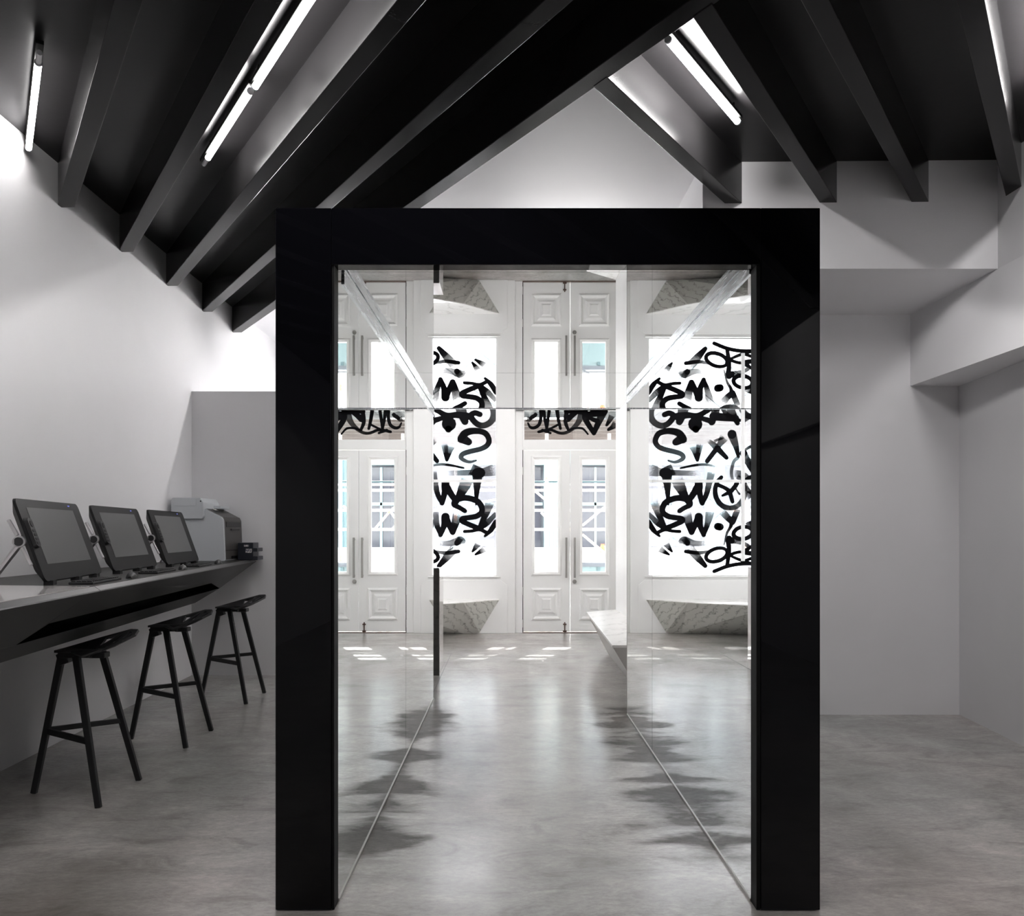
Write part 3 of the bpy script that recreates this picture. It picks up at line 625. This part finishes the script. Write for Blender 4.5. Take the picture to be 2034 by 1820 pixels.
# ------------------------------------------------------------------ street outside
o = MB().box((-14, 10.63, -.16), (14, 34, -.04)).build('pavement', 'street'); struct(o)
SH = empty('sidewalk_shed', (0, 12, -.04)); tag(SH, 'sidewalk shed outside with white pipe frames, timber joists and a corrugated deck', 'scaffolding')
SHo = SH
def sh(mb, name, m, **k): return loc(mb, SHo).build(name, m, SHo, **k)
f = MB(); n = 130; xs = [-6+12*i/n for i in range(n+1)]
for i in range(n):
    z0, z1 = [3.20+.035*math.sin(2*math.pi*x/.17) for x in (xs[i], xs[i+1])]
    f.poly([(xs[i], 10.72, z0), (xs[i+1], 10.72, z1), (xs[i+1], 13.62, z1), (xs[i], 13.62, z0)])
sh(f, 'corrugated_deck', 'corrugated', fix=False)
for k, (y, z) in enumerate([(12.95, 3.10), (13.1, 3.06), (13.25, 3.02), (13.4, 2.98), (13.55, 2.94)]):
    sh(MB().box((-6, y, z-.03), (6, y+.05, z+.022)), 'joist', 'plank')
sh(MB().box((-6, 13.62, 2.80), (6, 13.66, 2.915)), 'fascia_board', 'plank')
def Yp(px, py, Y): return ((px-1017)*Y/1600, Y, CAMZ-(py-1056)*Y/1600)
for y, nm in ((974, 1), (1014, 2), (1052, 3), (963, 4)):
    a, b = Yp(560, y, 13.5), Yp(1500, y, 13.5); sh(MB().tube(a, b, .024 if y != 963 else .018, 8), 'ledger', 'pipe')
sh(MB().tube(Yp(560, 957, 13.6), Yp(1500, 957, 13.6), .016, 8), 'ledger', 'teal')
for px in (640, 735, 905, 1086, 1210, 1330):
    a, b = Yp(px, 973, 13.4), Yp(px, 873, 13.4); sh(MB().tube((a[0], 13.4, -.04), (b[0], 13.4, 2.95), .027, 8), 'post', 'pipe')
for a, b in (((1062, 975), (1112, 1017)), ((1112, 1017), (1140, 1050)), ((1204, 1005), (1157, 1044)), ((1157, 1062), (1200, 1098)), ((905, 1010), (1062, 975)), ((1075, 1018), (1105, 1050)), ((1110, 1016), (1085, 1052)), ((760, 995), (722, 1030)), ((722, 1062), (783, 1100))):
    sh(MB().tube(Yp(*a, 13.35), Yp(*b, 13.35), .02, 8), 'brace', 'pipe')
# thin teal cross braces close to the window
for a, b in (((800, 996), (990, 1154)), ((1000, 1010), (800, 1165)), ((700, 1010), (880, 1160)), ((1010, 1083), (880, 1190)), ((640, 1150), (860, 985))):
    sh(MB().tube(Yp(*a, 11.0), Yp(*b, 11.0), .008, 8), 'cross_brace', 'rod')
# building over the road
BG = empty('building', (0, 21, -.04)); tag(BG, 'teal cast-iron shopfront building across the street with dark windows', 'building')
def bgp(mb, name, m, **k): return loc(mb, BG).build(name, m, BG, **k)
bgp(MB().box((-13, 21.2, -.04), (13, 22, 6.2)), 'wall', 'brick')
for i, x in enumerate([-9, -6.3, -3.9, -1.2, 1.05, 3.1, 5.6, 8.2]):
    cmb = MB().box((x-.22, 20.85, -.04), (x+.22, 21.2, 6.1)).box((x-.3, 20.8, .2), (x+.3, 21.2, .7))
    for k in range(4): cmb.tube((x-.15+.1*k, 20.85, .7), (x-.15+.1*k, 20.85, 6.0), .03, 8)
    bgp(cmb, 'column', 'teal_l' if i % 2 == 0 else 'teal')
    wdo = bgp(MB().box((x+.35, 21.1, .75), (x+1.95, 21.2, 3.0)), 'window', 'dark_glass'); 
    bgp(MB().box((x+.25, 21.05, 2.0), (x+2.0, 21.1, 2.08)).box((x+1.1, 21.05, .75), (x+1.16, 21.1, 3.0)), 'mullion', 'teal_l')
bgp(MB().box((-13, 20.9, 3.05), (13, 21.2, 3.55)), 'cornice', 'teal_l'); bgp(MB().box((-13, 20.95, .2), (13, 21.2, .75)), 'plinth', 'pink')
# white van-like street clutter low behind the right door glass
UB = empty('street_cabinet', (1.45, 12.0, -.04)); tag(UB, 'low grey street cabinet with a dark band, seen through the right door glass', 'street cabinet')
z = lambda py: CAMZ-(py-1056)*12.0/1600
x_ = lambda px: (px-1017)*12/1600
loc(MB().box((x_(1150), 12.0, -.04), (x_(1212), 12.25, z(1126))), UB).build('body', 'teal_l', UB); loc(MB().box((x_(1150), 11.98, z(1126)), (x_(1212), 12.27, z(1118))), UB).build('lid', 'brick', UB)
loc(MB().box((x_(1186), 11.985, z(1134)), (x_(1192), 12.0, z(1127))), UB).build('latch', 'teal', UB)
BR = empty('stand_in_block', (0, 15, -.04)); tag(BR, 'long low white street barrier outside, standing in for a parked white car, seen through the door glass', 'stand_in_block')  # white block put in place of a parked white car
bp = [(-.30, 0), (-.30, .09), (-.17, .33), (-.10, 1.06), (.10, 1.06), (.17, .33), (.30, .09), (.30, 0)]
MB().prism([(-7, y, z) for y, z in bp], [(7, y, z) for y, z in bp]).build('body', 'pipe_white', BR)
WLm = empty('warning_lamp', (1.67, 14.84, .93)); tag(WLm, 'small orange warning lamp hung on the white barrier outside', 'lamp')
MB().lathe([(.035, 0), (.05, .02), (.05, .10), (.03, .14)], 16).build('lens', 'orange', WLm); MB().box((-.03, -.02, .14), (.03, .02, .16)).build('cap', 'orange', WLm)

# ------------------------------------------------------------------ black desk along the left wall
def DF(y): return -1.435-.1231*y
def DBm(y): return -1.69-.105*y
Y0 = .5; YD = 7.385
DK = empty('wall_desk', (-2.3, 4, 0)); tag(DK, 'long charcoal folded desk fixed along the left wall, tapering to the partition', 'desk')
def dk(mb, name, m, **k): return loc(mb, DK).build(name, m, DK, **k)
def DP(y, t): return Vector((DF(y)+(DBm(y)-DF(y))*t, y, 1.045-.245*t))
bm = bmesh.new()
outer = [DP(Y0, 0), DP(3.6, 0), DP(YD, 0), Vector((-2.57, YD, .90)), Vector((-2.60, 7.05, .80)), DP(5.86, 1), DP(Y0, 1)]
slot = [DP(3.2, .72), DP(3.37, .45), DP(6.0, .45), DP(6.4, .72)]
def loop(pts):
    v = [bm.verts.new(p) for p in pts]; return v, [bm.edges.new((v[i], v[(i+1) % len(v)])) for i in range(len(v))]
v1, e1 = loop(outer); v2, e2 = loop(slot)
bmesh.ops.triangle_fill(bm, edges=e1+e2, use_beauty=True, normal=Vector((1, 0, -.8)))
# underside to the wall, end face
w0 = [bm.verts.new((WL(Y0)+.001, Y0, .80)), bm.verts.new((WL(5.86)+.001, 5.86, .80)), bm.verts.new((WL(7.05)+.001, 7.05, .80)), bm.verts.new((WL(YD)+.001, YD, .9))]
bm.faces.new((v1[6], v1[5], w0[1], w0[0])); bm.faces.new((v1[5], v1[4], w0[2], w0[1])); bm.faces.new((v1[4], v1[3], w0[3], w0[2]))
t0, t1 = bm.verts.new((WL(Y0)+.001, Y0, 1.045)), bm.verts.new((WL(YD)+.001, YD, 1.045))
bm.faces.new((v1[6], w0[0], t0, v1[0])); bm.faces.new((v1[2], t1, w0[3], v1[3]))
me = bpy.data.meshes.new('body'); bm.to_mesh(me); bm.free(); me.materials.append(M['desk']); ob = bpy.data.objects.new('body', me); C.objects.link(ob); ob.parent = DK
me.transform(Matrix.Translation(-DK.location))
inn = [p+Vector((-.22, 0, .0)) for p in slot]
f = MB(); f.poly(inn)
for i in range(4): f.poly([slot[i], slot[(i+1) % 4], inn[(i+1) % 4], inn[i]])
dk(f, 'recess', 'desk_in', fix=False)
# top with bevelled front band
f = MB(); ysd = [Y0, 2.0, 4.43, YD]
for a, b in zip(ysd, ysd[1:]):
    f.prism([(DF(a)-.03, a, 1.046), (DF(b)-.012, b, 1.046), (WL(b)+.001, b, 1.046), (WL(a)+.001, a, 1.046)], [(DF(a)-.03, a, 1.067), (DF(b)-.012, b, 1.067), (WL(b)+.001, b, 1.067), (WL(a)+.001, a, 1.067)])
f = MB(); pts_t = [(DF(y)-.028, y) for y in ysd]; pts_w = [(WL(y)+.001, y) for y in reversed(ysd)]
f.prism([(x, y, 1.046) for x, y in pts_t+pts_w], [(x, y, 1.067) for x, y in pts_t+pts_w]); dk(f, 'worktop', 'desk')
for a, b in ((Y0, 3.70), (3.704, YD)):
    dk(MB().prism([(DF(a), a, 1.045), (DF(b), b, 1.045), (DF(b)-.0275, b, 1.045), (DF(a)-.0275, a, 1.045)], [(DF(a)-.003, a, 1.05), (DF(b)-.003, b, 1.05), (DF(b)-.0275, b, 1.0675), (DF(a)-.0275, a, 1.0675)]), 'front_edge', 'desk_edge')
pw = [(DF(3.66)-.035, 3.66), (WL(3.80)+.002, 3.80), (WL(Y0)+.002, Y0), (DF(Y0)-.035, Y0)]
dk(MB().prism([(x, y, 1.0672) for x, y in pw], [(x, y, 1.071) for x, y in pw]), 'white_inlay', 'desk_white')

# ------------------------------------------------------------------ pen displays
ZD = 1.067
def make_tablet():
    r = empty('pen_display', (0, 0, ZD)); W = .84
    sx, sz = -.136, .392
    vv = Vector((sx, 0, sz)).normalized(); nn = Vector((sz, 0, -sx)).normalized(); H = math.hypot(sx, sz)
    def Q(u, v, n=0): return Vector((0, u, .018))+vv*v+nn*n
    def rr(u0, u1, v0, v1, rad, n, k=5):
        o_ = []
        for cx, cy_, a0 in ((u1-rad, v1-rad, 0), (u0+rad, v1-rad, 90), (u0+rad, v0+rad, 180), (u1-rad, v0+rad, 270)):
            for i in range(k+1): a = math.radians(a0+90*i/k); o_.append(Q(cx+rad*math.cos(a), cy_+rad*math.sin(a), n))
        return o_
    body = MB(); body.prism(rr(.05, W-.05, .05, H-.04, .03, -.045), rr(0, W, 0, H, .03, -.012)); body.prism(rr(0, W, 0, H, .03, -.0119), rr(.003, W-.003, .003, H-.003, .03, 0)); body.build('body', 'tab_body', r)
    MB().prism(rr(.10, W-.115, .085, H-.045, .003, .0004), rr(.10, W-.115, .085, H-.045, .003, .0012)).build('screen', 'tab_screen', r)
    MB().prism(rr(W-.17, W-.145, H-.024, H-.018, .002, .0006), rr(W-.17, W-.145, H-.024, H-.018, .002, .0016)).build('indicator_light', 'led', r)
    c = MB().prism(rr(.012, .072, .165, .315, .02, .0006), rr(.016, .068, .169, .311, .02, .016)).build('key_remote', 'tab_dark', r)
    k = MB().prism(rr(.026, .058, .265, .297, .015, .0162), rr(.028, .056, .267, .295, .013, .019))
    for i in range(4): k.prism(rr(.026, .058, .18+.02*i, .194+.02*i, .003, .0162), rr(.027, .057, .181+.02*i, .193+.02*i, .003, .018))
    k.build('buttons', 'tab_body', c)
    for u in (.10, W-.10):      # stand legs behind
        a = Q(u, H*.62, -.04); MB().bar(a, (-.27, u-.01, .006), .034, .012).build('stand_leg', 'silver' if u < .4 else 'silver', r, bevel=.002)
    for u in (.08, W-.12, W*.52): MB().box((-.03, u-.022, 0), (.012, u+.022, .022)).build('foot', 'tab_dark', r)
    ph = MB(); cc = Q(-.035, .21, -.03)
    ph.tube(cc+Vector((-.01, 0, 0))+Vector((0, .03, 0)), cc+Vector((0, -.012, 0)), .026, 20); pho = ph.build('pen_holder', 'silver', r)
    MB().tube(cc+Vector((0, -.0121, 0)), cc+Vector((0, -.016, 0)), .020, 20).build('ring_insert', 'tab_dark', pho)
    MB().bar(cc+vv*.03, cc+vv*.105+Vector((-.012, 0, 0)), .02, .014).build('clip_arm', 'silver', pho, bevel=.003); MB().bar(cc-vv*.028, cc-vv*.115+Vector((.012, 0, 0)), .016, .012).build('clip_arm', 'silver', pho, bevel=.003)
    MB().bar(cc-vv*.02+Vector((-.01, .01, 0)), (-.24, .0, .004), .026, .012).build('side_leg', 'silver', r, bevel=.002)
    return r
T1 = make_tablet(); T1.location = (-2.165, 3.74, ZD); T1.rotation_euler[2] = .185
tag(T1, 'nearest of the three black pen displays, standing behind the white desk inlay', 'pen display', 'tilted pen displays on the wall desk')
T2 = copy_tree(T1); T2.location = (-2.33, 4.72, ZD); T2.rotation_euler[2] = .132; T2['label'] = 'middle one of the three tilted black pen displays on the desk'
T3 = copy_tree(T1); T3.location = (-2.42, 5.66, ZD); T3.rotation_euler[2] = .119; T3['label'] = 'farthest black pen display, overlapping the white photo printer'
def make_kb():
    r = empty('keyboard'); MB().box((-.055, -.20, 0), (.055, .20, .012)).build('case', 'tab_dark', r, bevel=.003)
    k = MB()
    for i in range(4):
        for j in range(14): k.box((-.045+.024*i, -.19+.0275*j, .0121), (-.026+.024*i, -.169+.0275*j, .0165))
    k.build('keys', 'tab_body', r); return r
K1 = make_kb(); K1.location = (-2.075, 4.02, ZD+.0005); K1.rotation_euler[2] = .14; tag(K1, 'flat black keyboard before the nearest pen display', 'keyboard', 'keyboards on the wall desk')
for p_, l in (((-2.19, 4.98), 'flat black keyboard before the middle pen display'), ((-2.30, 5.90), 'flat black keyboard before the farthest pen display')):
    k = copy_tree(K1); k.location = (*p_, ZD+.0005); k['label'] = l
def make_mouse():
    r = empty('computer_mouse'); v = []; fcs = []; nu, nv = 12, 8
    for i in range(nv+1):
        t = i/nv; 
        for j in range(nu+1):
            s_ = j/nu*math.pi; x = math.cos(s_)*.028*math.sin(math.pi*(.12+.76*t)); zz = math.sin(s_)*.034*math.sin(math.pi*(.08+.8*t))**.7
            v.append((x, -.055+.11*t, zz))
    for i in range(nv):
        for j in range(nu): fcs.append((i*(nu+1)+j, i*(nu+1)+j+1, (i+1)*(nu+1)+j+1, (i+1)*(nu+1)+j))
    MB().mesh(v, fcs).build('shell', 'tab_dark', r, smooth=True); MB().box((-.003, .012, .028), (.003, .03, .036)).build('wheel', 'silver', r)
    return r
m1 = make_mouse(); m1.location = (-2.06, 4.36, ZD); m1.rotation_euler[2] = .3; tag(m1, 'black computer mouse at the desk edge by the nearest pen display', 'mouse', 'computer mice on the wall desk')
for p_, l in (((-2.175, 5.32), 'black computer mouse at the desk edge by the middle pen display'), ((-2.29, 6.28), 'black computer mouse at the desk edge right before the white printer')):
    k = copy_tree(m1); k.location = (*p_, ZD); k['label'] = l

# ------------------------------------------------------------------ photo printer and label printer
PR = empty('photo_printer', (-2.655, 6.95, ZD)); tag(PR, 'large white photo printer with a dark front at the far end of the desk', 'printer')
ya, yb = -.10, .36      # along the wall
prof = [(-.21, 0), (.205, 0), (.215, .01), (.20, .352), (.185, .375), (.03, .452), (-.21, .452)]
MB().prism([(x, ya, z) for x, z in prof], [(x, yb, z) for x, z in prof]).build('body', 'printer_w', PR, bevel=.004)
pf = [(.2152, .012), (.2032, .345), (.188, .375), (.045, .4475)]
f = MB()
for (a, b), (c, d) in zip(pf, pf[1:]):
    f.poly([(a+.001, ya+.018, b), (a+.001, yb-.018, b), (c+.001, yb-.018, d+.002), (c+.001, ya+.018, d+.002)])
f.build('front_panel', 'printer_d', PR, fix=False)
MB().box((.196, ya+.05, .29), (.209, yb-.05, .335)).poly([(.205, ya+.05, .337), (.205, yb-.04, .337), (.10, yb-.04, .424), (.10, ya+.05, .424)]).build('paper_exit', 'desk_in', PR, fix=False)
MB().box((.211, ya+.15, .262), (.2165, yb-.1, .278)).box((.216, ya+.15, .018), (.2185, yb-.1, .04)).build('handle_slot', 'desk_in', PR)
MB().box((.2125, ya+.017, .090), (.2165, yb-.017, .0925)).build('drawer_joint', 'desk_in', PR)
MB().poly([(.09, ya+.12, .4345), (.09, ya+.2, .4345), (.055, ya+.2, .4525), (.055, ya+.12, .4525)]).build('display', 'label', PR, fix=False)
hp = [(-.235, .36), (.03, .36), (.045, .385), (.04, .50), (.015, .54), (-.22, .54), (-.235, .52)]
MB().prism([(x, ya-.03, z) for x, z in hp], [(x, yb-.12, z) for x, z in hp]).build('paper_feeder', 'printer_w', PR, bevel=.006)
MB().box((-.21, ya-.034, .47), (-.02, ya-.0305, .535)).build('feeder_door', 'printer_w', PR, bevel=.001)
MB().tube((.02, ya-.031, .51), (.02, ya-.036, .51), .006, 12).build('release_button', 'tab_dark', PR)
MB().box((.035, yb-.25, .452), (.10, yb-.02, .478)).build('output_flap', 'printer_w', PR, bevel=.004)
LP = empty('label_printer', (-2.318, 7.17, ZD)); tag(LP, 'small black label printer at the end of the desk right of the white printer', 'printer')
MB().box((-.10, -.07, 0), (.035, .09, .155)).build('body', 'printer_b', LP, bevel=.006)
MB().box((.0355, -.07, .0), (.075, .09, .035)).box((.0355, -.07, .075), (.072, .09, .108)).build('front_tray', 'printer_b', LP, bevel=.004)
MB().box((-.03, -.0725, .065), (.025, -.0705, .1)).box((-.045, -.0725, .120), (.0, -.0705, .135)).build('sticker', 'label', LP)
# foot of printed matter between
# ------------------------------------------------------------------ bar stools
def make_stool():
    r = empty('bar_stool')
    a, a2 = Vector((-.18, -.05, .728)), Vector((-.18, .05, .728)); b, b2 = Vector((-.03, -.18, .752)), Vector((-.03, .18, .752))
    b, b2 = Vector((-.03, -.17, .744)), Vector((-.05, .17, .768))
    c, c2 = Vector((.12, -.175, .752)), Vector((.09, .19, .806)); d = Vector((.19, .02, .80)); e = Vector((-.0, 0, .726)); g = Vector((.09, .01, .748))
    kf, kf2 = Vector((.04, -.205, .724)), Vector((.02, .215, .76)); t1_, t2_ = Vector((.172, -.085, .783)), Vector((.165, .11, .814))
    f = MB()
    f.poly([a, e, a2], [a, b, e], [a2, e, b2])
    def fr(p, q, s, wd=.02):
        cen = (p+q+s)/3; P = [p, q, s]; I = [x+(cen-x)*min(.6, wd/((cen-x).length*.5)) for x in P]
        for i in range(3): f.poly([P[i], P[(i+1) % 3], I[(i+1) % 3], I[i]])
    for tri in ((b, c, e), (b2, e, c2), (c, g, e), (c2, e, g), (c, t1_, g), (c2, g, t2_), (t1_, d, g), (t2_, g, d), (b, kf, c), (b2, c2, kf2)): fr(*tri)
    s = f.build('seat', 'stool', r); so = s.modifiers.new('thickness', 'SOLIDIFY'); so.thickness = .012; so.offset = -1
    MB().box((-.15, -.055, .69), (.0, .055, .722)).box((-.02, -.03, .685), (.06, .03, .712)).bar((-.165, 0, .71), (-.145, 0, .655), .05, .05).build('seat_bracket', 'stool', r, bevel=.004)
    A = ((-.165, 0, .715), (-.31, 0, .0)); B = ((-.055, -.075, .705), (.125, -.212, .0)); D = ((-.02, .10, .712), (.122, .212, .0))
    for tp_, ft in (A, B, D):
        MB().bar(tp_, ft, .034, .026, up=(0, 1, 0), w2=.028, h2=.022).build('leg', 'stool', r, bevel=.003)
    def on(l, z): p, q = Vector(l[0]), Vector(l[1]); t = (z-p.z)/(q.z-p.z); return p+(q-p)*t
    MB().bar(on(A, .315), on(B, .30), .018, .03).build('footrest', 'stool', r, bevel=.003); MB().bar(on(A, .32), on(D, .33), .018, .026).build('footrest', 'stool', r, bevel=.003)
    return r
s1 = make_stool(); s1.location = (-2.10, 4.06, 0); tag(s1, 'black angular bar stool nearest the viewer under the desk', 'bar stool', 'black bar stools along the wall desk')
s2 = copy_tree(s1); s2.location = (-2.112, 5.12, 0); s2['label'] = 'middle one of the three black bar stools under the desk'
s3 = copy_tree(s1); s3.location = (-2.15, 6.37, 0); s3.rotation_euler[2] = -.03; s3['label'] = 'farthest black bar stool, in front of the white partition'
